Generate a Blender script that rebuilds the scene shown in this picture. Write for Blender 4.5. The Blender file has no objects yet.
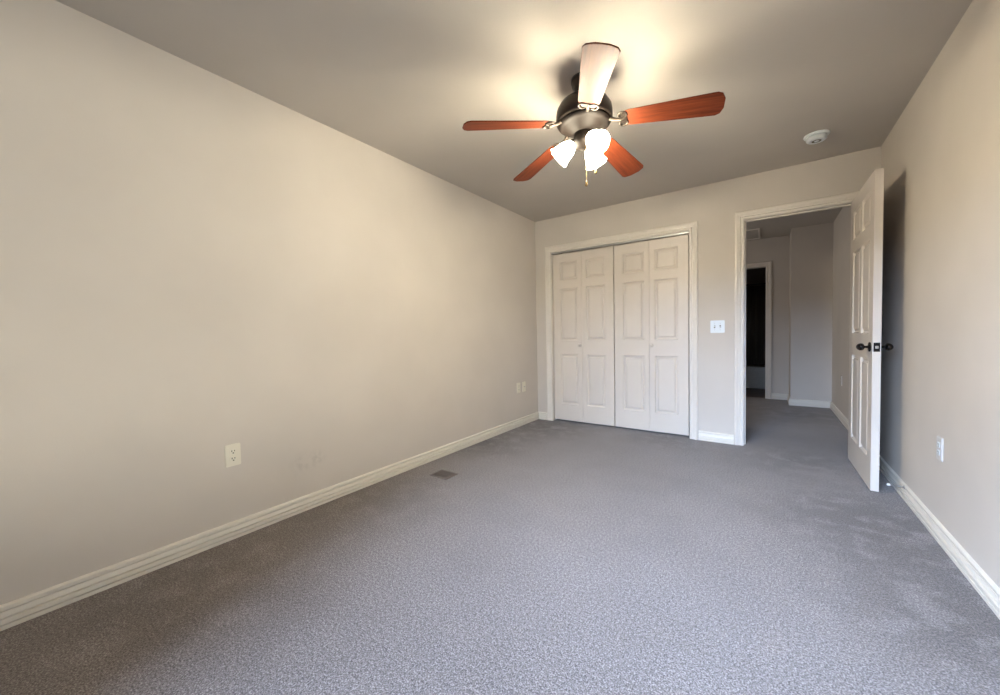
import bpy, bmesh, math, random
from mathutils import Vector, Matrix
random.seed(4)
PI = math.pi
SC = bpy.context.scene
COL = SC.collection

# ------------------------------------------------------------ camera
F_PX, YAW, PITCH, ROLL, CAM_H = 374.27, -0.61921, -0.03509, -0.019853, 1.0659
fwd = Vector((math.sin(YAW) * math.cos(PITCH), math.cos(YAW) * math.cos(PITCH), math.sin(PITCH)))
r0 = fwd.cross(Vector((0, 0, 1))).normalized()
u0 = r0.cross(fwd)
rt = math.cos(ROLL) * r0 + math.sin(ROLL) * u0
up = -math.sin(ROLL) * r0 + math.cos(ROLL) * u0
cd = bpy.data.cameras.new('camera')
cd.sensor_width = 36.0
cd.sensor_fit = 'HORIZONTAL'
cd.lens = F_PX * 36.0 / 1000.0
cd.clip_start = 0.02
cam = bpy.data.objects.new('camera', cd)
COL.objects.link(cam)
M = Matrix.Identity(4)
for i in range(3):
    M[i][0] = rt[i]; M[i][1] = up[i]; M[i][2] = -fwd[i]; M[i][3] = (0, 0, CAM_H)[i]
cam.matrix_world = M
SC.camera = cam

# ------------------------------------------------------------ light and exposure
SC.view_settings.view_transform = 'Standard'
SC.view_settings.look = 'None'
SC.view_settings.gamma = 1.0
SC.view_settings.use_curve_mapping = False
SC.view_settings.exposure = 0.0

world = bpy.data.worlds.new('sky')
SC.world = world
world.use_nodes = True
wb = world.node_tree.nodes['Background']
wb.inputs['Color'].default_value = (0.55, 0.72, 1.0, 1)
wb.inputs['Strength'].default_value = 0.6

SHADE_STRENGTH = 135.0          # lit frosted glass of the fan's lamps
BULB_STRENGTH = 720.0


def area_light(name, loc, target, sx, sy, power, color):
    ld = bpy.data.lights.new(name, 'AREA')
    ld.shape = 'RECTANGLE'
    ld.size = sx; ld.size_y = sy
    ld.energy = power
    ld.color = color
    o = bpy.data.objects.new(name, ld)
    COL.objects.link(o)
    o.location = loc
    d = Vector(target) - Vector(loc)
    o.rotation_euler = d.to_track_quat('-Z', 'Y').to_euler()
    return o


# the open sky seen from the bedroom window behind the camera
area_light('sky_daylight', (-1.8, -6.0, 3.8), (-0.6, -0.9, 1.3), 5.5, 3.4, 5400, (0.50, 0.68, 1.0))
# sunlit lawn outside the window, throwing light up and inwards
area_light('ground_bounce', (2.0, -3.4, 1.05), (-0.6, -0.9, 1.25), 4.5, 1.3, 300, (1.0, 0.97, 0.80))
area_light('hall_fill', (-2.9, 5.4, 1.5), (0.5, 5.6, 1.2), 0.7, 1.0, 20, (1.0, 0.89, 0.77))  # added fill lamp beyond the hall's unseen left wall, lifts the dim hallway

# ------------------------------------------------------------ room measures (metres)
XL, XR = -2.330, 0.706
YB, YF = 4.065, -0.90        # closet wall, window wall behind the camera
H = 2.44
T = 0.115                    # wall thickness
CL0, CL1 = -2.118, -0.616    # closet opening
EN0, EN1 = -0.165, 0.581     # entry opening
OH, EH = 2.035, 2.053        # opening heights
HY0 = YB + T                 # hall side of the wall
HBOX_Y, HBOX_X, HFAR_Y = 6.56, 0.272, 7.02
BA0, BA1 = -0.76, -0.014     # bathroom opening


# ------------------------------------------------------------ materials
def new_mat(name):
    m = bpy.data.materials.new(name)
    m.use_nodes = True
    nt = m.node_tree
    return m, nt, nt.nodes['Principled BSDF']


def tex_coord(nt):
    g = nt.nodes.new('ShaderNodeNewGeometry')
    return g.outputs['Position']


def noise(nt, vec, scale, detail=3.0, rough=0.5):
    n = nt.nodes.new('ShaderNodeTexNoise')
    n.inputs['Scale'].default_value = scale
    n.inputs['Detail'].default_value = detail
    n.inputs['Roughness'].default_value = rough
    nt.links.new(vec, n.inputs['Vector'])
    return n.outputs['Fac']


def ramp(nt, fac, stops):
    r = nt.nodes.new('ShaderNodeValToRGB')
    el = r.color_ramp.elements
    while len(el) < len(stops):
        el.new(0.5)
    for e, (p, c) in zip(el, stops):
        e.position = p
        e.color = (c[0], c[1], c[2], 1)
    nt.links.new(fac, r.inputs['Fac'])
    return r.outputs['Color']


def bump(nt, bs, height, strength, dist):
    b = nt.nodes.new('ShaderNodeBump')
    b.inputs['Strength'].default_value = strength
    b.inputs['Distance'].default_value = dist
    nt.links.new(height, b.inputs['Height'])
    nt.links.new(b.outputs['Normal'], bs.inputs['Normal'])


def mix(nt, fac, a, b, kind='MIX'):
    m = nt.nodes.new('ShaderNodeMixRGB')
    m.blend_type = kind
    for key, v in (('Fac', fac), ('Color1', a), ('Color2', b)):
        if hasattr(v, 'links'):
            nt.links.new(v, m.inputs[key])
        elif key == 'Fac':
            m.inputs[key].default_value = v
        else:
            m.inputs[key].default_value = (v[0], v[1], v[2], 1)
    return m.outputs['Color']


def math_n(nt, op, a, b=None, clamp=False):
    m = nt.nodes.new('ShaderNodeMath')
    m.operation = op
    m.use_clamp = clamp
    for i, v in enumerate((a, b)):
        if v is None:
            continue
        if hasattr(v, 'links'):
            nt.links.new(v, m.inputs[i])
        else:
            m.inputs[i].default_value = v
    return m.outputs[0]


def near_spot(nt, pos, centre, radius):
    """1 at centre, 0 from radius outwards."""
    d = nt.nodes.new('ShaderNodeVectorMath')
    d.operation = 'DISTANCE'
    nt.links.new(pos, d.inputs[0])
    d.inputs[1].default_value = centre
    return math_n(nt, 'SUBTRACT', 1.0, math_n(nt, 'DIVIDE', d.outputs['Value'], radius), True)


def paint(name, col, bump_scale=170, strength=0.25, spots=(), rough=0.75, dist=0.0012):
    m, nt, bs = new_mat(name)
    pos = tex_coord(nt)
    n = noise(nt, pos, 2.2, 3)
    c = ramp(nt, n, [(0.3, [v * 0.97 for v in col]), (0.7, [min(1, v * 1.03) for v in col])])
    for (cen, rad, amt, sc) in spots:
        k = near_spot(nt, pos, cen, rad)
        nn = noise(nt, pos, sc, 2)
        k = math_n(nt, 'MULTIPLY', k, math_n(nt, 'MULTIPLY', math_n(nt, 'SUBTRACT', nn, 0.45), 6.0, True))
        k = math_n(nt, 'MULTIPLY', k, amt, True)
        c = mix(nt, k, c, [v * 0.45 for v in col])
    nt.links.new(c, bs.inputs['Base Color'])
    bs.inputs['Roughness'].default_value = rough
    bs.inputs['Specular IOR Level'].default_value = 0.25
    bump(nt, bs, noise(nt, pos, bump_scale, 2), strength, dist)
    return m


def plain(name, col, rough=0.5, metal=0.0, coat=0.0, var=0.04, scale=30.0, spec=0.5):
    m, nt, bs = new_mat(name)
    pos = tex_coord(nt)
    n = noise(nt, pos, scale, 2)
    c = ramp(nt, n, [(0.3, [v * (1 - var) for v in col]), (0.7, [min(1, v * (1 + var)) for v in col])])
    nt.links.new(c, bs.inputs['Base Color'])
    bs.inputs['Roughness'].default_value = rough
    bs.inputs['Metallic'].default_value = metal
    bs.inputs['Coat Weight'].default_value = coat
    bs.inputs['Specular IOR Level'].default_value = spec
    return m


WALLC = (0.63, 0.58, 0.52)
M_WALL = paint('greige_wall_paint', WALLC, spots=[((XL, 1.14, 0.285), 0.09, 0.22, 22), ((XL, 1.24, 0.30), 0.07, 0.25, 30),
                                                  ((XR, 3.16, 0.45), 0.02, 0.9, 10)])
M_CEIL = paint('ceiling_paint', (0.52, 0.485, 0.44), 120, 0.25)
M_TRIM = plain('white_trim_paint', (0.78, 0.73, 0.66), 0.38, var=0.02, scale=8)
M_DOOR = plain('white_door_paint', (0.71, 0.65, 0.58), 0.42, var=0.015, scale=6)
M_BASE = plain('baseboard_paint', (0.80, 0.75, 0.66), 0.4, var=0.02, scale=8)
M_PLATE = plain('almond_plastic', (0.80, 0.76, 0.64), 0.35, var=0.01)
M_WPLATE = plain('white_plastic', (0.80, 0.85, 0.87), 0.35, var=0.01)
M_GREYPLATE = plain('grey_plastic', (0.62, 0.60, 0.58), 0.35, var=0.01)
M_SLOT = plain('dark_slot', (0.10, 0.10, 0.07), 0.6)
M_BLACK = plain('black_bronze', (0.018, 0.015, 0.014), 0.25, 0.6)
M_BRONZE = plain('aged_bronze', (0.045, 0.034, 0.026), 0.45, 0.7)
M_BOWL = plain('brown_bronze_bowl', (0.006, 0.004, 0.003), 0.6, 0.0, spec=0.12)
M_HOUSE = plain('dark_bronze_housing', (0.035, 0.026, 0.022), 0.38, 0.7)
M_STEEL = plain('satin_steel', (0.55, 0.54, 0.52), 0.3, 1.0)
M_BRASS = plain('brass_chain', (0.30, 0.21, 0.10), 0.4, 0.9)
M_RUBBER = plain('white_rubber', (0.85, 0.85, 0.84), 0.5)
M_GRILLE = plain('taupe_metal', (0.13, 0.11, 0.10), 0.5, 0.1)
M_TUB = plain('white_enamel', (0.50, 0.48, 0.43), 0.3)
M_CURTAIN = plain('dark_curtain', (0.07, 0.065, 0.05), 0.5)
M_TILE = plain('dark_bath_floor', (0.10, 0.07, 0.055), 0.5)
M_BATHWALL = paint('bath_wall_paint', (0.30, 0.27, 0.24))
M_TRACK = plain('track_metal', (0.5, 0.5, 0.5), 0.4, 0.8)


def carpet_mat():
    m, nt, bs = new_mat('grey_carpet')
    pos = tex_coord(nt)
    fine = noise(nt, pos, 210, 1, 0.5)
    mid = noise(nt, pos, 85, 3, 0.7)
    big = noise(nt, pos, 1.6, 4, 0.6)
    f = math_n(nt, 'ADD', math_n(nt, 'MULTIPLY', fine, 0.6), math_n(nt, 'MULTIPLY', mid, 0.4))
    c = ramp(nt, f, [(0.36, (0.062, 0.048, 0.040)), (0.5, (0.172, 0.147, 0.137)), (0.64, (0.37, 0.330, 0.312))])
    c = mix(nt, 1.0, c, ramp(nt, big, [(0.3, (0.86, 0.85, 0.84)), (0.62, (1.04, 1.04, 1.04))]), 'MULTIPLY')
    # trodden and soiled patches by the door and in the closet corner; along the near left wall, painted shade
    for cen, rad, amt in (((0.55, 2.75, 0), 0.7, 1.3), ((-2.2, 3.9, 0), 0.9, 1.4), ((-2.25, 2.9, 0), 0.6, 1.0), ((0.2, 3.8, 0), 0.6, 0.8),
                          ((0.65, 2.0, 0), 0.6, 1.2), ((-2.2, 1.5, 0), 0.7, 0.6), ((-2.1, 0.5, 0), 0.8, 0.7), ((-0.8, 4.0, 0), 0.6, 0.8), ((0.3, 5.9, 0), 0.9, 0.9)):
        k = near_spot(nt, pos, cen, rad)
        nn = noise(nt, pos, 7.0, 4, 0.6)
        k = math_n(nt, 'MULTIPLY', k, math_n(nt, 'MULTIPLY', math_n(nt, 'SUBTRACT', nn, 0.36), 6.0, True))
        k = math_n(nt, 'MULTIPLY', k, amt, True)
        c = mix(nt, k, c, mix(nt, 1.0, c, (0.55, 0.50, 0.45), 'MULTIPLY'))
    nt.links.new(c, bs.inputs['Base Color'])
    bs.inputs['Roughness'].default_value = 0.95
    bs.inputs['Specular IOR Level'].default_value = 0.05
    bs.inputs['Sheen Weight'].default_value = 0.25
    bs.inputs['Sheen Roughness'].default_value = 0.6
    bump(nt, bs, f, 0.55, 0.008)
    return m


M_CARPET = carpet_mat()


def wood_mat():
    m, nt, bs = new_mat('cherry_blade_wood')
    tc = nt.nodes.new('ShaderNodeTexCoord')
    mp = nt.nodes.new('ShaderNodeMapping')
    mp.inputs['Scale'].default_value = (3.0, 60.0, 60.0)
    nt.links.new(tc.outputs['Object'], mp.inputs['Vector'])
    n = noise(nt, mp.outputs['Vector'], 1.4, 4, 0.6)
    c = ramp(nt, n, [(0.25, (0.060, 0.011, 0.005)), (0.5, (0.14, 0.029, 0.010)), (0.8, (0.21, 0.050, 0.017))])
    nt.links.new(c, bs.inputs['Base Color'])
    bs.inputs['Roughness'].default_value = 0.5
    bs.inputs['Specular IOR Level'].default_value = 0.14
    bs.inputs['Coat Weight'].default_value = 0.0
    bs.inputs['Coat Roughness'].default_value = 0.35
    return m


M_WOOD = wood_mat()


def emit_mat(name, col, strength):
    m, nt, bs = new_mat(name)
    bs.inputs['Base Color'].default_value = (0.9, 0.85, 0.75, 1)
    bs.inputs['Roughness'].default_value = 0.3
    bs.inputs['Emission Color'].default_value = (col[0], col[1], col[2], 1)
    bs.inputs['Emission Strength'].default_value = strength
    return m


M_SHADE = emit_mat('lit_frosted_glass', (1.0, 0.88, 0.66), SHADE_STRENGTH)
M_BULB = emit_mat('lit_bulb', (1.0, 0.89, 0.68), BULB_STRENGTH)


# ------------------------------------------------------------ mesh helpers
def link(name, bm, mat, parent=None, smooth=False, bevel=0.0, loc=None, rot=None):
    bmesh.ops.recalc_face_normals(bm, faces=bm.faces[:])
    me = bpy.data.meshes.new(name)
    bm.to_mesh(me)
    bm.free()
    for mm in (mat if isinstance(mat, (list, tuple)) else [mat]):
        me.materials.append(mm)
    if smooth:
        for p in me.polygons:
            p.use_smooth = True
    o = bpy.data.objects.new(name, me)
    COL.objects.link(o)
    if parent is not None:
        o.parent = parent
    if loc is not None:
        o.location = loc
    if rot is not None:
        o.rotation_euler = rot
    if bevel > 0:
        b = o.modifiers.new('bevel', 'BEVEL')
        b.width = bevel
        b.segments = 2
        b.limit_method = 'ANGLE'
    return o


def empty(name, loc, label=None, cat=None, group=None, kind=None, rz=0.0):
    o = bpy.data.objects.new(name, None)
    COL.objects.link(o)
    o.empty_display_size = 0.05
    o.location = loc
    o.rotation_euler = (0, 0, rz)
    return tag(o, label, cat, group, kind)


def tag(o, label=None, cat=None, group=None, kind=None):
    if label: o['label'] = label
    if cat: o['category'] = cat
    if group: o['group'] = group
    if kind: o['kind'] = kind
    return o


def box(bm, x0, x1, y0, y1, z0, z1):
    v = [bm.verts.new((x, y, z)) for z in (z0, z1) for (x, y) in ((x0, y0), (x1, y0), (x1, y1), (x0, y1))]
    for f in ((3, 2, 1, 0), (4, 5, 6, 7), (0, 1, 5, 4), (1, 2, 6, 5), (2, 3, 7, 6), (3, 0, 4, 7)):
        bm.faces.new([v[i] for i in f])


def lathe(bm, prof, seg=32, mat=None, cap=True):
    mat = mat or Matrix.Identity(4)
    rings = []
    for (r, z) in prof:
        if r < 1e-6:
            rings.append([bm.verts.new(mat @ Vector((0, 0, z)))])
        else:
            rings.append([bm.verts.new(mat @ Vector((r * math.cos(2 * PI * i / seg), r * math.sin(2 * PI * i / seg), z)))
                          for i in range(seg)])
    for a, b in zip(rings[:-1], rings[1:]):
        for i in range(seg):
            j = (i + 1) % seg
            if len(a) == 1 and len(b) == 1:
                continue
            if len(a) == 1:
                bm.faces.new((a[0], b[i], b[j]))
            elif len(b) == 1:
                bm.faces.new((a[i], a[j], b[0]))
            else:
                bm.faces.new((a[i], a[j], b[j], b[i]))
    if cap:
        for rg in (rings[0], rings[-1]):
            if len(rg) > 2:
                bm.faces.new(rg)


def tube(bm, pts, r, seg=8):
    pts = [Vector(p) for p in pts]
    rings = []
    n = len(pts)
    for i, p in enumerate(pts):
        t = (pts[min(i + 1, n - 1)] - pts[max(i - 1, 0)]).normalized()
        a = t.orthogonal() if i == 0 else (prev - t * prev.dot(t))
        a.normalize()
        prev = a
        b = t.cross(a)
        rr = r[i] if isinstance(r, (list, tuple)) else r
        rings.append([bm.verts.new(p + a * rr * math.cos(2 * PI * k / seg) + b * rr * math.sin(2 * PI * k / seg)) for k in range(seg)])
    for a, b in zip(rings[:-1], rings[1:]):
        for k in range(seg):
            bm.faces.new((a[k], a[(k + 1) % seg], b[(k + 1) % seg], b[k]))
    bm.faces.new(rings[0][::-1])
    bm.faces.new(rings[-1])


def plank(bm, outline, z0, z1):
    """prism from a plan outline."""
    a = [bm.verts.new((x, y, z0)) for x, y in outline]
    b = [bm.verts.new((x, y, z1)) for x, y in outline]
    n = len(a)
    bm.faces.new(a[::-1])
    bm.faces.new(b)
    for i in range(n):
        bm.faces.new((a[i], a[(i + 1) % n], b[(i + 1) % n], b[i]))


def sweep(bm, prof, sections):
    """prof: list of (a,b); sections: list of functions (a,b)->Vector; closed profile, capped."""
    rings = [[bm.verts.new(s(a, b)) for a, b in prof] for s in sections]
    n = len(prof)
    for p, q in zip(rings[:-1], rings[1:]):
        for i in range(n):
            bm.faces.new((p[i], p[(i + 1) % n], q[(i + 1) % n], q[i]))
    bm.faces.new(rings[0][::-1])
    bm.faces.new(rings[-1])


# ------------------------------------------------------------ room shell
def structure(name, bm, mat, **k):
    return tag(link(name, bm, mat, **k), kind='structure')


def wall_with_openings_x(name, x0, x1, y0, y1, openings, mat, zt=H):
    """wall running along x; openings = (xa, xb, za, zb)."""
    bm = bmesh.new()
    cur = x0
    for (a, b, za, zb) in sorted(openings):
        box(bm, cur, a, y0, y1, 0, zt)
        if za > 0:
            box(bm, a, b, y0, y1, 0, za)
        box(bm, a, b, y0, y1, zb, zt)
        cur = b
    box(bm, cur, x1, y0, y1, 0, zt)
    bmesh.ops.remove_doubles(bm, verts=bm.verts[:], dist=1e-5)
    return structure(name, bm, mat)


WX0, WX1, WZ0, WZ1 = -1.30, 0.20, 0.55, 1.98      # bedroom window

bm = bmesh.new(); box(bm, XL - T, XR + T, YF - T, HFAR_Y + 0.06, -0.05, 0.0)
structure('floor', bm, M_CARPET)
bm = bmesh.new(); box(bm, XL - T, XR + T, HFAR_Y + 0.06, 9.0, -0.05, 0.0)
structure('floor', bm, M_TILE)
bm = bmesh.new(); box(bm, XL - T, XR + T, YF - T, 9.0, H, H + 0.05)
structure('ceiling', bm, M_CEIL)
bm = bmesh.new(); box(bm, XL - T, XL, YF - T, YB + 0.9, 0, H)
structure('wall_left', bm, M_WALL)
bm = bmesh.new(); box(bm, XR, XR + T, YF - T, 9.0, 0, H)
structure('wall_right', bm, M_WALL)
wall_with_openings_x('wall_back', XL, XR, YB, YB + T, [(CL0 - 0.018, CL1 + 0.018, 0, OH + 0.018), (EN0 - 0.018, EN1 + 0.018, 0, EH + 0.018)], M_WALL)
wall_with_openings_x('wall_front', XL, XR, YF - T, YF, [(WX0, WX1, WZ0, WZ1)], M_WALL)
# closet enclosure
bm = bmesh.new(); box(bm, XL, -0.45, YB + 0.75, YB + 0.85, 0, H); box(bm, -0.45, -0.35, YB + T, YB + 0.85, 0, H)
structure('wall_closet', bm, M_WALL)
# hall
bm = bmesh.new(); box(bm, -2.45, -2.33, YB + 0.85, 7.2, 0, 0.8); box(bm, -2.45, -2.33, YB + 0.85, 7.2, 2.0, H)
box(bm, -2.45, -2.33, YB + 0.85, 4.95, 0.8, 2.0); box(bm, -2.45, -2.33, 5.85, 7.2, 0.8, 2.0)
bmesh.ops.remove_doubles(bm, verts=bm.verts[:], dist=1e-5)
structure('wall_hall', bm, M_WALL)
wall_with_openings_x('wall_hall_back', XL, HBOX_X, HFAR_Y, HFAR_Y + T, [(BA0 - 0.015, BA1 + 0.015, 0, 2.03)], M_WALL)
bm = bmesh.new(); box(bm, HBOX_X, XR, HBOX_Y, HFAR_Y + T, 0, H)
structure('wall_hall_box', bm, M_WALL)
# bathroom
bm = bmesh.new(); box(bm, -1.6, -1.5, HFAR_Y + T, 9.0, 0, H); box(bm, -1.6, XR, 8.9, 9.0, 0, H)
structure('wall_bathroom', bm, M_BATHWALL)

# baseboard with a rounded bead and two grooves; profile = (out from wall, height)
BP = [(0, 0), (0.0160, 0), (0.0165, 0.004), (0.0165, 0.015), (0.0060, 0.0165), (0.0060, 0.0215), (0.0165, 0.023), (0.0165, 0.038), (0.0040, 0.0400),
      (0.0040, 0.0465), (0.0140, 0.0485), (0.0100, 0.064), (0.0030, 0.0655), (0.0030, 0.0710), (0.0125, 0.0730), (0.0130, 0.084), (0.0060, 0.090), (0, 0.091)]


def baseboard(name, p, q, n):
    bm = bmesh.new()
    p, q, n = Vector(p), Vector(q), Vector(n)
    sweep(bm, BP, [lambda a, b, e=e: Vector((e.x + n.x * a, e.y + n.y * a, b)) for e in (p, q)])
    return structure(name, bm, M_BASE)


baseboard('baseboard_left', (XL, YF, 0), (XL, YB, 0), (1, 0))
baseboard('baseboard_right', (XR, YF, 0), (XR, YB, 0), (-1, 0))
baseboard('baseboard_back', (XL + 0.015, YB, 0), (CL0 - 0.085, YB, 0), (0, -1))
baseboard('baseboard_back', (CL1 + 0.080, YB, 0), (EN0 - 0.078, YB, 0), (0, -1))
baseboard('baseboard_front', (XL + 0.015, YF, 0), (XR - 0.015, YF, 0), (0, 1))
baseboard('baseboard_hall_right', (XR, HY0, 0), (XR, HBOX_Y, 0), (-1, 0))
baseboard('baseboard_hall_box', (HBOX_X - 0.015, HBOX_Y, 0), (XR - 0.015, HBOX_Y, 0), (0, -1))
baseboard('baseboard_hall_side', (HBOX_X, HBOX_Y, 0), (HBOX_X, HFAR_Y, 0), (-1, 0))
baseboard('baseboard_hall_back', (BA1 + 0.078, HFAR_Y, 0), (HBOX_X - 0.015, HFAR_Y, 0), (0, -1))

# casing profile: (distance from opening edge, thickness out of wall)
CP = [(0.004, 0), (0.004, 0.011), (0.008, 0.0135), (0.020, 0.0135), (0.025, 0.0080), (0.029, 0.0080), (0.033, 0.0140), (0.048, 0.0160), (0.051, 0.0200),
      (0.060, 0.0225), (0.069, 0.0215), (0.0745, 0.0150), (0.0745, 0)]


def casing(name, x0, x1, zt, y, side, jamb_to=None, k=1.0):
    """U of mitred moulding round an opening on a wall at y, standing out along side (-1 or 1), with the jamb lining."""
    bm = bmesh.new()
    secs = [lambda a, b: Vector((x0 - a * k, y + side * b, 0)), lambda a, b: Vector((x0 - a * k, y + side * b, zt + a * k)),
            lambda a, b: Vector((x1 + a * k, y + side * b, zt + a * k)), lambda a, b: Vector((x1 + a * k, y + side * b, 0))]
    sweep(bm, CP, secs)
    if jamb_to is not None:
        j = 0.018
        ya, yb = sorted((y, jamb_to))
        box(bm, x0 - j, x0, ya, yb, 0, zt)
        box(bm, x1, x1 + j, ya, yb, 0, zt)
        box(bm, x0 - j, x1 + j, ya, yb, zt, zt + j)
    return structure(name, bm, M_TRIM)


casing('trim_1', CL0, CL1, OH, YB, -1, YB + T)
casing('trim_2', EN0, EN1, EH, YB, -1, YB + T)
casing('trim_3', EN0, EN1, EH, HY0, 1)
casing('trim_4', BA0, BA1, 2.015, HFAR_Y, -1, HFAR_Y + T)
# door stop strip inside the entry jamb
bm = bmesh.new()
for (a, b, z0, z1) in ((EN0, EN0 + 0.011, 0, EH), (EN1 - 0.011, EN1, 0, EH), (EN0 + 0.011, EN1 - 0.011, EH - 0.011, EH)):
    box(bm, a, b, YB + 0.042, YB + 0.075, z0, z1)
structure('trim_5', bm, M_TRIM, bevel=0.002)
# closet head track
bm = bmesh.new()
box(bm, CL0, CL1, YB + 0.014, YB + 0.026, OH - 0.020, OH)
box(bm, CL0, CL1, YB + 0.026, YB + 0.060, OH - 0.003, OH)
structure('trim_6', bm, M_TRACK)
# strike plate on the entry's left jamb
bm = bmesh.new(); box(bm, EN0, EN0 + 0.0015, YB + 0.008, YB + 0.036, 0.90, 0.957)
structure('trim_7', bm, M_STEEL)


# ------------------------------------------------------------ panel doors
def panel_face(bm, w, h, panels, y, sgn):
    """front skin of a moulded door in the x/z plane at y, outward normal sgn*-y; panels = (x0,x1,z0,z1)."""
    xs = sorted({0, w} | {v for p in panels for v in p[:2]})
    zs = sorted({0, h} | {v for p in panels for v in p[2:]})
    def pin(cx, cz):
        return any(a < cx < b and c < cz < d for a, b, c, d in panels)
    for i in range(len(xs) - 1):
        for j in range(len(zs) - 1):
            if not pin((xs[i] + xs[i + 1]) / 2, (zs[j] + zs[j + 1]) / 2):
                bm.faces.new([bm.verts.new(c) for c in ((xs[i], y, zs[j]), (xs[i + 1], y, zs[j]), (xs[i + 1], y, zs[j + 1]), (xs[i], y, zs[j + 1]))])
    steps = [(0.0, 0.0), (0.002, 0.003), (0.008, 0.0135), (0.013, 0.0145), (0.023, 0.0145), (0.034, 0.0035), (0.038, 0.0025)]
    for (a, b, c, d) in panels:
        prev = None
        for (ins, dep) in steps:
            yy = y + sgn * dep
            ring = [bm.verts.new(q) for q in ((a + ins, yy, c + ins), (b - ins, yy, c + ins), (b - ins, yy, d - ins), (a + ins, yy, d - ins))]
            if prev:
                for k in range(4):
                    bm.faces.new((prev[k], prev[(k + 1) % 4], ring[(k + 1) % 4], ring[k]))
            prev = ring
        bm.faces.new(prev)


def panel_slab(w, h, th, panels, both=True):
    """door leaf, x 0..w, y 0..th (front y=0), z 0..h"""
    bm = bmesh.new()
    panel_face(bm, w, h, panels, 0.0, 1)
    if both:
        panel_face(bm, w, h, panels, th, -1)
    else:
        bm.faces.new([bm.verts.new(c) for c in ((0, th, 0), (w, th, 0), (w, th, h), (0, th, h))])
    for q in (((0, 0, 0), (0, th, 0), (0, th, h), (0, 0, h)), ((w, 0, 0), (w, th, 0), (w, th, h), (w, 0, h)),
              ((0, 0, 0), (w, 0, 0), (w, th, 0), (0, th, 0)), ((0, 0, h), (w, 0, h), (w, th, h), (0, th, h))):
        bm.faces.new([bm.verts.new(c) for c in q])
    bmesh.ops.remove_doubles(bm, verts=bm.verts[:], dist=1e-5)
    return bm


def rows(h):
    """the three panel rows of a six-panel door as (z0, z1)"""
    return [(h - 0.315, h - 0.100), (h - 1.030, h - 0.410), (0.195, h - 1.195)]


# entry door, open at a right angle into the room
DW, DH, DT = 0.747, 2.039, 0.040
dr = empty('door_1', (EN1 - 0.001, YB - 0.004, 0.012), kind='structure', rz=math.radians(0.7))
dr['label'] = 'white six panel entry door standing open against the right wall'
pan = [(a, b, c, d) for (c, d) in rows(DH) for (a, b) in ((0.103, 0.339), (0.404, 0.640))]
dbm = panel_slab(DW, DH, DT, pan)
# local x runs from hinge to free edge (towards the camera); the front faces -x of the room
leaf = link('door_leaf', dbm, M_DOOR, dr)
leaf.location = (-DT, 0, 0)
leaf.rotation_euler = (0, 0, -PI / 2)
KY, KZ = -(DW - 0.060), 0.925


def knob(parent, sx):
    m = Matrix.Translation((-DT if sx < 0 else 0, KY, KZ)) @ Matrix.Rotation(PI / 2 * sx, 4, 'Y')
    bm = bmesh.new()
    lathe(bm, [(0, 0), (0.031, 0), (0.032, 0.003), (0.029, 0.007), (0.016, 0.010), (0, 0.011)], 28, m, cap=False)
    link('rosette', bm, M_BLACK, parent, smooth=True)
    bm = bmesh.new()
    # egg-shaped knob on a slim neck
    prof = [(0.010, 0.008), (0.009, 0.022), (0.010, 0.027)]
    for i in range(11):
        t = i / 10 * PI
        prof.append((max(0.0, 0.0265 * math.sin(0.42 + t * (PI - 0.42) / PI)) if i < 10 else 0.0, 0.029 + 0.019 * (1 - math.cos(t))))
    m2 = m
    lathe(bm, prof, 28, m2, cap=False)
    bmesh.ops.scale(bm, verts=bm.verts[:], vec=(1, 1.25, 0.9), space=Matrix.Translation((0, -KY, -KZ)))
    link('door_knob', bm, M_BLACK, parent, smooth=True)


knob(dr, -1)
knob(dr, 1)
bm = bmesh.new(); box(bm, -DT + 0.005, -0.005, -DW - 0.0015, -DW + 0.001, KZ - 0.029, KZ + 0.029)
lp = link('latch_plate', bm, M_BLACK, dr, bevel=0.001)
bm = bmesh.new(); box(bm, -DT + 0.012, -0.012, -DW - 0.008, -DW - 0.001, KZ - 0.009, KZ + 0.009)
link('latch_bolt', bm, M_STEEL, lp, bevel=0.003)
for hz in (0.20, 1.00, 1.80):
    bm = bmesh.new()
    lathe(bm, [(0, -0.045), (0.006, -0.045), (0.006, 0.045), (0, 0.045)], 12, Matrix.Translation((0.007, -0.006, hz)), cap=False)
    link('hinge', bm, M_BRONZE, dr)

# two pairs of bifold closet doors
LW = (CL1 - CL0 - 0.024) / 4
LH = 1.986
for n, x0 in ((2, CL0 + 0.009), (3, CL0 + 0.015 + 2 * LW)):
    dd = empty('door_%d' % n, (x0, YB + 0.030, 0.020), kind='structure')
    dd['label'] = 'left pair of white bifold closet doors' if n == 2 else 'right pair of white bifold closet doors'
    for k in range(2):
        LP = [(0.094 if k == 0 else 0.050, LW - (0.053 if k == 0 else 0.097), c, d) for (c, d) in rows(LH)]
        ang = math.radians(0.9)
        ly = 0.0 if k == 0 else -LW * math.sin(ang)
        lf = link('door_leaf', panel_slab(LW - 0.003, LH, 0.030, LP, both=False), M_DOOR, dd, loc=(k * LW, ly, 0), rot=(0, 0, -ang if k == 0 else ang))
        if (n == 2 and k == 0) or (n == 3 and k == 1):
            kx = LW - 0.028 if k == 0 else 0.022
            bm = bmesh.new()
            lathe(bm, [(0, 0), (0.011, 0), (0.009, 0.004), (0.007, 0.012), (0.011, 0.017), (0.019, 0.022), (0.0205, 0.028), (0.017, 0.035), (0, 0.038)], 20,
                  Matrix.Translation((kx, 0, 0.902)) @ Matrix.Rotation(PI / 2, 4, 'X'), cap=False)
            link('door_knob', bm, M_DOOR, lf, smooth=True)


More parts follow.
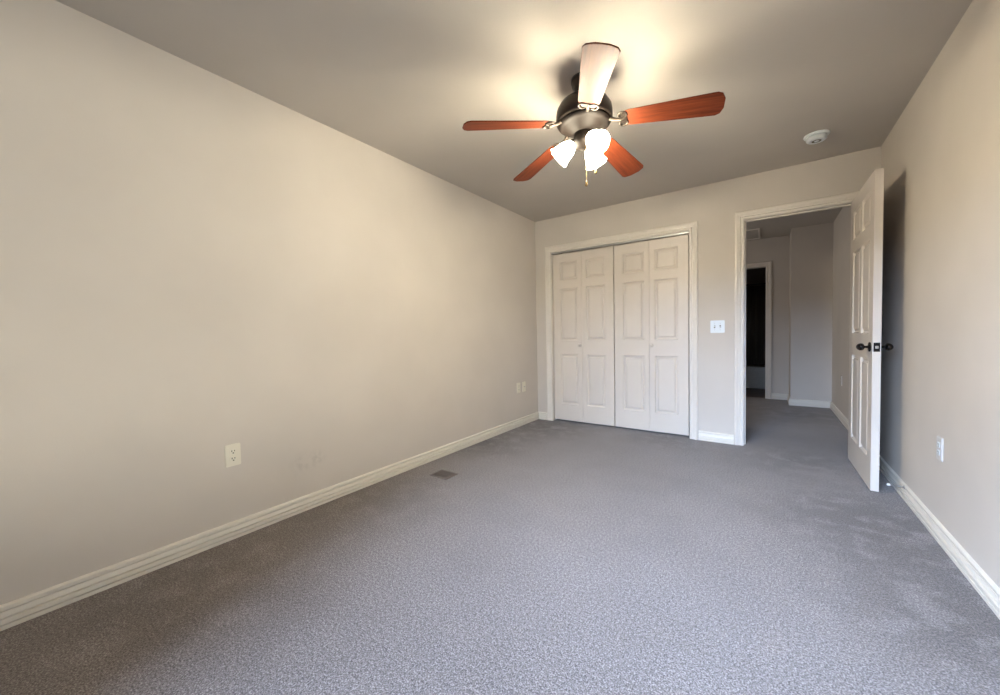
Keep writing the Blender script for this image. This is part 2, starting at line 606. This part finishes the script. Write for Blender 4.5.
# ------------------------------------------------------------ window behind the camera
bm = bmesh.new()
yw0, yw1 = YF - 0.085, YF - 0.035
for (a, b, c, d) in ((WX0, WX1, WZ0, WZ0 + 0.05), (WX0, WX1, WZ1 - 0.05, WZ1), (WX0, WX0 + 0.05, WZ0 + 0.05, WZ1 - 0.05), (WX1 - 0.05, WX1, WZ0 + 0.05, WZ1 - 0.05),
                     (WX0 + 0.05, WX1 - 0.05, 1.33, 1.37)):
    box(bm, a, b, yw0, yw1, c, d)
w1 = structure('window_1', bm, M_TRIM)
bm = bmesh.new(); box(bm, WX0 - 0.03, WX1 + 0.03, YF - 0.034, YF + 0.04, WZ0 - 0.028, WZ0)
link('window_sill', bm, M_TRIM, w1, bevel=0.004)


# ------------------------------------------------------------ ceiling fan
FX, FY, FZ = -0.815, 1.974, 2.135
fan = empty('ceiling_fan', (FX, FY, H), 'five blade cherry wood ceiling fan with bronze motor and three lit glass shades', 'ceiling fan')
zz = lambda z: z - H
bm = bmesh.new()
lathe(bm, [(0, zz(2.44)), (0.066, zz(2.44)), (0.067, zz(2.425)), (0.062, zz(2.405)), (0.045, zz(2.388)), (0.022, zz(2.380)), (0, zz(2.380))], 40, cap=False)
link('canopy', bm, M_HOUSE, fan, smooth=True)
bm = bmesh.new()
lathe(bm, [(0.0125, zz(2.39)), (0.0125, zz(2.34))], 20)
link('downrod', bm, M_HOUSE, fan, smooth=True)
bm = bmesh.new()
lathe(bm, [(0, zz(2.362)), (0.030, zz(2.362)), (0.034, zz(2.342)), (0.060, zz(2.337)), (0.100, zz(2.327)), (0.130, zz(2.305)), (0.146, zz(2.277)), (0.150, zz(2.252)),
           (0.150, zz(2.217)), (0.146, zz(2.207)), (0, zz(2.205))], 56, cap=False)
link('motor_housing', bm, M_HOUSE, fan, smooth=True)
bm = bmesh.new()
lathe(bm, [(0, zz(2.207)), (0.138, zz(2.207)), (0.139, zz(2.197)), (0.118, zz(2.185)), (0.100, zz(2.183)), (0.088, zz(2.169)), (0.066, zz(2.159)), (0.058, zz(2.149)), (0, zz(2.149))], 56, cap=False)
fl = link('motor_base', bm, M_BOWL, fan, smooth=True)
bm = bmesh.new()
lathe(bm, [(0, zz(2.151)), (0.054, zz(2.151)), (0.056, zz(2.125)), (0.060, zz(2.108)), (0.060, zz(2.092)), (0.050, zz(2.080)), (0.026, zz(2.072)), (0.012, zz(2.068)), (0.009, zz(2.060)), (0, zz(2.058))], 40, cap=False)
link('light_kit', bm, M_BOWL, fan, smooth=True)

BLADE_R0, BLADE_R1 = 0.205, 0.660
bl_pts = []
for (x, hw) in ((BLADE_R0, 0.030), (BLADE_R0 + 0.012, 0.048), (BLADE_R0 + 0.04, 0.054), (0.42, 0.063), (0.58, 0.071), (0.632, 0.073), (0.652, 0.062), (BLADE_R1 + 0.005, 0.028)):
    bl_pts.append((x, hw))
outline = [(x, -w) for x, w in bl_pts] + [(x, w) for x, w in reversed(bl_pts)]
for i in range(5):
    ang = math.radians(10.5 - 72 * i)
    root_rot = Matrix.Rotation(ang, 4, 'Z')
    pitch = Matrix.Rotation(math.radians(-12), 4, 'X')
    # arm: plate from the motor, dropping to the blade, splitting into two scrolls
    bm = bmesh.new()
    tube(bm, [(0.105, 0, zz(2.158)), (0.135, 0, zz(2.150)), (0.165, 0, zz(2.135)), (0.195, 0, zz(2.126)), (0.225, 0, zz(2.126))], [0.011, 0.010, 0.009, 0.009, 0.006], 10)
    for s in (-1, 1):
        pts = []
        for k in range(13):
            t = k / 12 * 1.75 * PI
            rr = 0.024 * (1 - 0.30 * k / 12)
            pts.append((0.190 + rr * math.sin(t) + 0.012, s * (0.028 - rr * math.cos(t)), zz(2.128)))
        tube(bm, pts, 0.0055, 8)
    plank(bm, [(0.188, -0.030), (0.222, -0.042), (0.248, -0.018), (0.262, 0), (0.248, 0.018), (0.222, 0.042), (0.188, 0.030)], zz(2.1275), zz(2.1315))
    arm = link('blade_arm', bm, M_BRONZE, fan, smooth=False)
    arm.matrix_local = root_rot @ Matrix.Translation((0, 0, zz(2.13) + 0.050)) @ pitch @ Matrix.Translation((0, 0, -zz(2.13)))
    bm = bmesh.new()
    plank(bm, outline, -0.003, 0.003)
    bl = link('fan_blade', bm, M_WOOD, fan, bevel=0.0015)
    bl.matrix_local = root_rot @ Matrix.Translation((0, 0, zz(FZ + 0.66 * 0.105))) @ Matrix.Rotation(math.radians(6.0), 4, 'Y') @ pitch

for i, az in enumerate((204, -36, 84)):
    a = math.radians(az)
    d = Vector((math.cos(a), math.sin(a), 0))
    tilt = math.radians(48)
    axis = Vector((d.x * math.sin(tilt), d.y * math.sin(tilt), -math.cos(tilt)))
    neck = Vector((0, 0, zz(2.118))) + d * 0.046
    q = Vector((0, 0, 1)).rotation_difference(axis).to_matrix().to_4x4()
    m = Matrix.Translation(neck) @ q
    bm = bmesh.new()
    tube(bm, [Vector((0, 0, zz(2.106))) + d * 0.024, Vector((0, 0, zz(2.114))) + d * 0.038, neck + axis * 0.004], 0.009, 10)
    lathe(bm, [(0, 0.0), (0.014, 0.0), (0.021, 0.010), (0.023, 0.024), (0, 0.024)], 24, m, cap=False)
    link('lamp_holder', bm, M_BRONZE, fan, smooth=True)
    bm = bmesh.new()
    outer = [(0.020, 0.020), (0.028, 0.030), (0.038, 0.048), (0.045, 0.070), (0.048, 0.092), (0.053, 0.112), (0.060, 0.124)]
    inner = [(r - 0.003, z) for r, z in reversed(outer)]
    lathe(bm, outer + inner, 32, m, cap=False)
    sh = link('lamp_shade', bm, M_SHADE, fan, smooth=True)
    bm = bmesh.new()
    lathe(bm, [(0.012, 0.020), (0.013, 0.035), (0.024, 0.058), (0.029, 0.076), (0.026, 0.094), (0.014, 0.104), (0, 0.106)], 20, m, cap=False)
    link('bulb', bm, M_BULB, sh, smooth=True)

for (dx, dy, zt, zb) in ((0.018, -0.020, 2.075, 1.885), (0.056, 0.020, 2.075, 1.955)):
    bm = bmesh.new()
    n = int((zt - zb) / 0.004)
    tube(bm, [(dx, dy, zz(zt)), (dx, dy, zz(zb))], 0.0007, 6)
    for k in range(n):
        bmesh.ops.create_icosphere(bm, subdivisions=1, radius=0.0014, matrix=Matrix.Translation((dx, dy, zz(zb + k * 0.004))))
    ch = link('pull_chain', bm, M_BRASS, fan)
    bm = bmesh.new()
    lathe(bm, [(0, 0.004), (0.0025, 0.003), (0.0035, -0.003), (0.0065, -0.014), (0.0075, -0.022), (0.0055, -0.028), (0, -0.030)], 16,
          Matrix.Translation((dx, dy, zz(zb))), cap=False)
    link('pull_knob', bm, M_BRASS, ch, smooth=True)

# ------------------------------------------------------------ smoke detector
sd = empty('smoke_detector', (0.284, 3.535, H), 'round white smoke detector on the ceiling in front of the entry door', 'smoke detector')
bm = bmesh.new()
lathe(bm, [(0, 0), (0.073, 0), (0.074, -0.006), (0.070, -0.012), (0, -0.012)], 48, cap=False)
link('mounting_ring', bm, M_WPLATE, sd, smooth=True)
bm = bmesh.new()
lathe(bm, [(0, -0.012), (0.056, -0.012), (0.056, -0.020), (0.060, -0.024), (0.058, -0.036), (0.050, -0.043), (0.030, -0.046), (0.028, -0.043), (0.014, -0.043),
           (0.012, -0.047), (0, -0.047)], 48, cap=False)
link('sensor_cover', bm, M_WPLATE, sd, smooth=True)
bm = bmesh.new()
lathe(bm, [(0.016, -0.0425), (0.016, -0.0445), (0.027, -0.0445), (0.027, -0.0425)], 48)
link('vent_slot', bm, M_SLOT, sd)


# ------------------------------------------------------------ outlets, switch
def rounded_rect(w, h, r, n=4):
    pts = []
    for cx, cy, a0 in ((w / 2 - r, h / 2 - r, 0), (-w / 2 + r, h / 2 - r, 90), (-w / 2 + r, -h / 2 + r, 180), (w / 2 - r, -h / 2 + r, 270)):
        for k in range(n + 1):
            a = math.radians(a0 + 90 * k / n)
            pts.append((cx + r * math.cos(a), cy + r * math.sin(a)))
    return pts


def flat(bm, pts, z0, z1):      # in local x (sideways), z (up), standing out along -y
    a = [bm.verts.new((x, -z0, y)) for x, y in pts]
    b = [bm.verts.new((x, -z1, y)) for x, y in pts]
    n = len(a)
    bm.faces.new(a); bm.faces.new(b[::-1])
    for i in range(n):
        bm.faces.new((a[i], a[(i + 1) % n], b[(i + 1) % n], b[i]))


def shifted(pts, dx, dz):
    return [(x + dx, z + dz) for x, z in pts]


def outlet(loc, rz, label, mat, group=None, coax=False, face_mat=None):
    t = empty('wall_outlet' if not coax else 'cable_outlet', loc, label, 'outlet', group, rz=rz)
    bm = bmesh.new()
    flat(bm, rounded_rect(0.072, 0.117, 0.006), 0.0, 0.004)
    flat(bm, rounded_rect(0.066, 0.111, 0.006), 0.004, 0.006)
    link('cover_plate', bm, mat, t)
    if coax:
        bm = bmesh.new()
        lathe(bm, [(0.0, 0), (0.0075, 0), (0.0075, 0.003), (0.005, 0.003), (0.005, 0.012), (0, 0.012)], 14,
              Matrix.Translation((0, -0.006, 0)) @ Matrix.Rotation(PI / 2, 4, 'X'), cap=False)
        link('cable_socket', bm, M_STEEL, t)
        return t
    for s in (-1, 1):
        bm = bmesh.new()
        face = []
        for k in range(24):
            a = 2 * PI * k / 24
            face.append((0.0172 * math.cos(a), max(-0.0138, min(0.0138, 0.0172 * math.sin(a)))))
        flat(bm, shifted(face, 0, s * 0.0196), 0.006, 0.0078)
        so = link('socket', bm, face_mat or mat, t)
        bm = bmesh.new()
        for dx, hh in ((-0.0064, 0.0042), (0.0064, 0.0034)):
            flat(bm, shifted(rounded_rect(0.0040, hh * 2.2, 0.0010, 1), dx, s * 0.0196 + 0.0035), 0.0076, 0.0081)
        flat(bm, shifted([(0.0036 * math.cos(2 * PI * k / 12), 0.0036 * math.sin(2 * PI * k / 12)) for k in range(12)], 0, s * 0.0196 - 0.0075), 0.0076, 0.0081)
        link('socket_slots', bm, M_SLOT, so)
    bm = bmesh.new()
    lathe(bm, [(0, 0), (0.0032, 0), (0.0026, 0.001), (0, 0.0012)], 12, Matrix.Translation((0, -0.006, 0)) @ Matrix.Rotation(PI / 2, 4, 'X'), cap=False)
    link('screw', bm, mat, t)
    return t


outlet((XL, 0.780, 0.448), PI / 2, 'almond double outlet low on the left wall near the camera', M_PLATE)
outlet((XL, 3.620, 0.445), PI / 2, 'pale outlet plate on the far left wall, the farther from the closet corner of two', M_PLATE)
outlet((XL, 3.735, 0.445), PI / 2, 'pale cable plate on the far left wall, right beside the closet corner', M_PLATE, coax=True)
outlet((XR, 2.760, 0.455), -PI / 2, 'grey plate with two white sockets low on the right wall beside the open door', M_GREYPLATE, face_mat=M_WPLATE)
outlet((XR, 5.77, 0.455), -PI / 2, 'small outlet low on the right wall of the hallway', M_WALL)

sw = empty('light_switch', (-0.377, YB, 1.098), 'bluish white double toggle light switch between the closet and entry door', 'light switch')
bm = bmesh.new()
flat(bm, rounded_rect(0.117, 0.117, 0.006), 0.0, 0.004)
flat(bm, rounded_rect(0.111, 0.111, 0.006), 0.004, 0.006)
link('cover_plate', bm, M_WPLATE, sw)
for dx, up_ in ((-0.023, 1), (0.023, -1)):
    bm = bmesh.new()
    flat(bm, shifted(rounded_rect(0.011, 0.025, 0.001, 1), dx, 0), 0.0055, 0.0065)
    fr = link('toggle_slot', bm, M_SLOT, sw)
    bm = bmesh.new()
    box(bm, dx - 0.0045, dx + 0.0045, -0.017, -0.006, -0.005 + up_ * 0.004, 0.005 + up_ * 0.004)
    link('toggle', bm, M_WPLATE, fr, bevel=0.001)
    for s in (-1, 1):
        bm = bmesh.new()
        lathe(bm, [(0, 0), (0.003, 0), (0.0024, 0.001), (0, 0.0012)], 12, Matrix.Translation((dx, -0.006, s * 0.030)) @ Matrix.Rotation(PI / 2, 4, 'X'), cap=False)
        link('screw', bm, M_STEEL, sw)

# ------------------------------------------------------------ floor register
vr = empty('floor_vent', (-2.010, 2.045, 0.0), 'taupe rectangular floor vent set in the carpet near the left wall', 'vent')
bm = bmesh.new()
VX, VY = 0.085, 0.068
for (a, b, c, d) in ((-VX, VX, -VY, -VY + 0.014), (-VX, VX, VY - 0.014, VY), (-VX, -VX + 0.014, -VY + 0.014, VY - 0.014), (VX - 0.014, VX, -VY + 0.014, VY - 0.014)):
    box(bm, a, b, c, d, 0.0, 0.005)
link('vent_frame', bm, M_GRILLE, vr, bevel=0.001)
bm = bmesh.new(); box(bm, -VX + 0.014, VX - 0.014, -VY + 0.014, VY - 0.014, 0.0002, 0.0012)
link('vent_well', bm, M_SLOT, vr)
bm = bmesh.new()
for k in range(15):
    x = -VX + 0.020 + k * 0.0094
    box(bm, x, x + 0.0055, -VY + 0.014, VY - 0.014, 0.0012, 0.0042)
box(bm, -VX + 0.014, VX - 0.014, -0.004, 0.004, 0.0012, 0.0044)
link('louvres', bm, M_GRILLE, vr)

# ------------------------------------------------------------ spring door stop
ds = empty('door_stop', (XR - 0.012, 3.275, 0.080), 'small spring door stop with white tip on the right baseboard', 'door stop')
bm = bmesh.new()
lathe(bm, [(0, 0), (0.010, 0), (0.009, 0.004), (0.005, 0.007), (0, 0.007)], 16, Matrix.Rotation(-PI / 2, 4, 'Y'), cap=False)
link('stop_base', bm, M_STEEL, ds, smooth=True)
bm = bmesh.new()
tube(bm, [(-0.006 - 0.058 * k / 160, 0.0042 * math.cos(k * 0.7), 0.0042 * math.sin(k * 0.7)) for k in range(161)], 0.0012, 5)
link('spring', bm, M_STEEL, ds, smooth=True)
bm = bmesh.new()
lathe(bm, [(0, 0.062), (0.0065, 0.062), (0.0075, 0.066), (0.0075, 0.074), (0.005, 0.078), (0, 0.079)], 16, Matrix.Rotation(-PI / 2, 4, 'Y'), cap=False)
link('rubber_tip', bm, M_RUBBER, ds, smooth=True)

# ------------------------------------------------------------ hallway ceiling hatch
ah = empty('ceiling_hatch', (-0.41, 6.58, H), 'square framed hatch in the hallway ceiling before the bathroom door', 'ceiling hatch')
bm = bmesh.new()
a, b, w = 0.33, 0.33, 0.022
for (x0, x1, y0, y1) in ((-a, a, -b, -b + w), (-a, a, b - w, b), (-a, -a + w, -b + w, b - w), (a - w, a, -b + w, b - w)):
    box(bm, x0, x1, y0, y1, -0.014, 0.0)
link('hatch_frame', bm, M_TRIM, ah)
bm = bmesh.new(); box(bm, -a + w, a - w, -b + w, b - w, -0.004, 0.0)
link('hatch_panel', bm, M_CEIL, ah)

# ------------------------------------------------------------ bathroom beyond
tb = empty('bathtub', (-0.6, 8.18, 0), 'white bathtub at the back of the dark bathroom', 'bathtub')
bm = bmesh.new()
X0, X1, Y0, Y1, HT = -0.85, 0.85, -0.06, 0.70, 0.40
o_ = [bm.verts.new(c) for c in ((X0, Y0, 0), (X1, Y0, 0), (X1, Y1, 0), (X0, Y1, 0))]
t_ = [bm.verts.new(c) for c in ((X0, Y0, HT), (X1, Y0, HT), (X1, Y1, HT), (X0, Y1, HT))]
i_ = [bm.verts.new(c) for c in ((X0 + 0.08, Y0 + 0.07, HT), (X1 - 0.08, Y0 + 0.07, HT), (X1 - 0.08, Y1 - 0.07, HT), (X0 + 0.08, Y1 - 0.07, HT))]
b_ = [bm.verts.new(c) for c in ((X0 + 0.20, Y0 + 0.15, 0.10), (X1 - 0.14, Y0 + 0.15, 0.10), (X1 - 0.14, Y1 - 0.15, 0.10), (X0 + 0.20, Y1 - 0.15, 0.10))]
for p_, q_ in ((o_, t_), (t_, i_), (i_, b_)):
    for k in range(4):
        bm.faces.new((p_[k], p_[(k + 1) % 4], q_[(k + 1) % 4], q_[k]))
bm.faces.new(o_); bm.faces.new(b_)
link('tub_body', bm, M_TUB, tb, bevel=0.02)
bm = bmesh.new()
lathe(bm, [(0, 0), (0.03, 0), (0.03, 0.006), (0, 0.006)], 20, Matrix.Translation((0.40, 0.32, 0.1)), cap=False)
link('tub_drain', bm, M_STEEL, tb)

# dark shower curtain with its rod
cr = bmesh.new()
tube(cr, [(-1.5, 8.06, 1.86), (XR, 8.06, 1.86)], 0.012, 12)
tag(link('curtain_rod', cr, M_BLACK), 'dark rod across the bathroom above the tub', 'curtain rod')
bm = bmesh.new()
n = 150
ra, rb = [], []
for k in range(n + 1):
    x = -1.45 + 1.50 * k / n
    y = 8.06 + 0.016 * math.sin(k * 0.62) + 0.006 * math.sin(k * 1.7)
    ra.append(bm.verts.new((x, y, 1.84)))
    rb.append(bm.verts.new((x, 8.06 + (y - 8.06) * 1.5, 0.43)))
for k in range(n):
    bm.faces.new((ra[k], ra[k + 1], rb[k + 1], rb[k]))
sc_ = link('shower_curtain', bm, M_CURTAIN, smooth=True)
so = sc_.modifiers.new('solid', 'SOLIDIFY'); so.thickness = 0.002
tag(sc_, 'dark shower curtain hanging over the white tub in the dark bathroom', 'shower curtain')
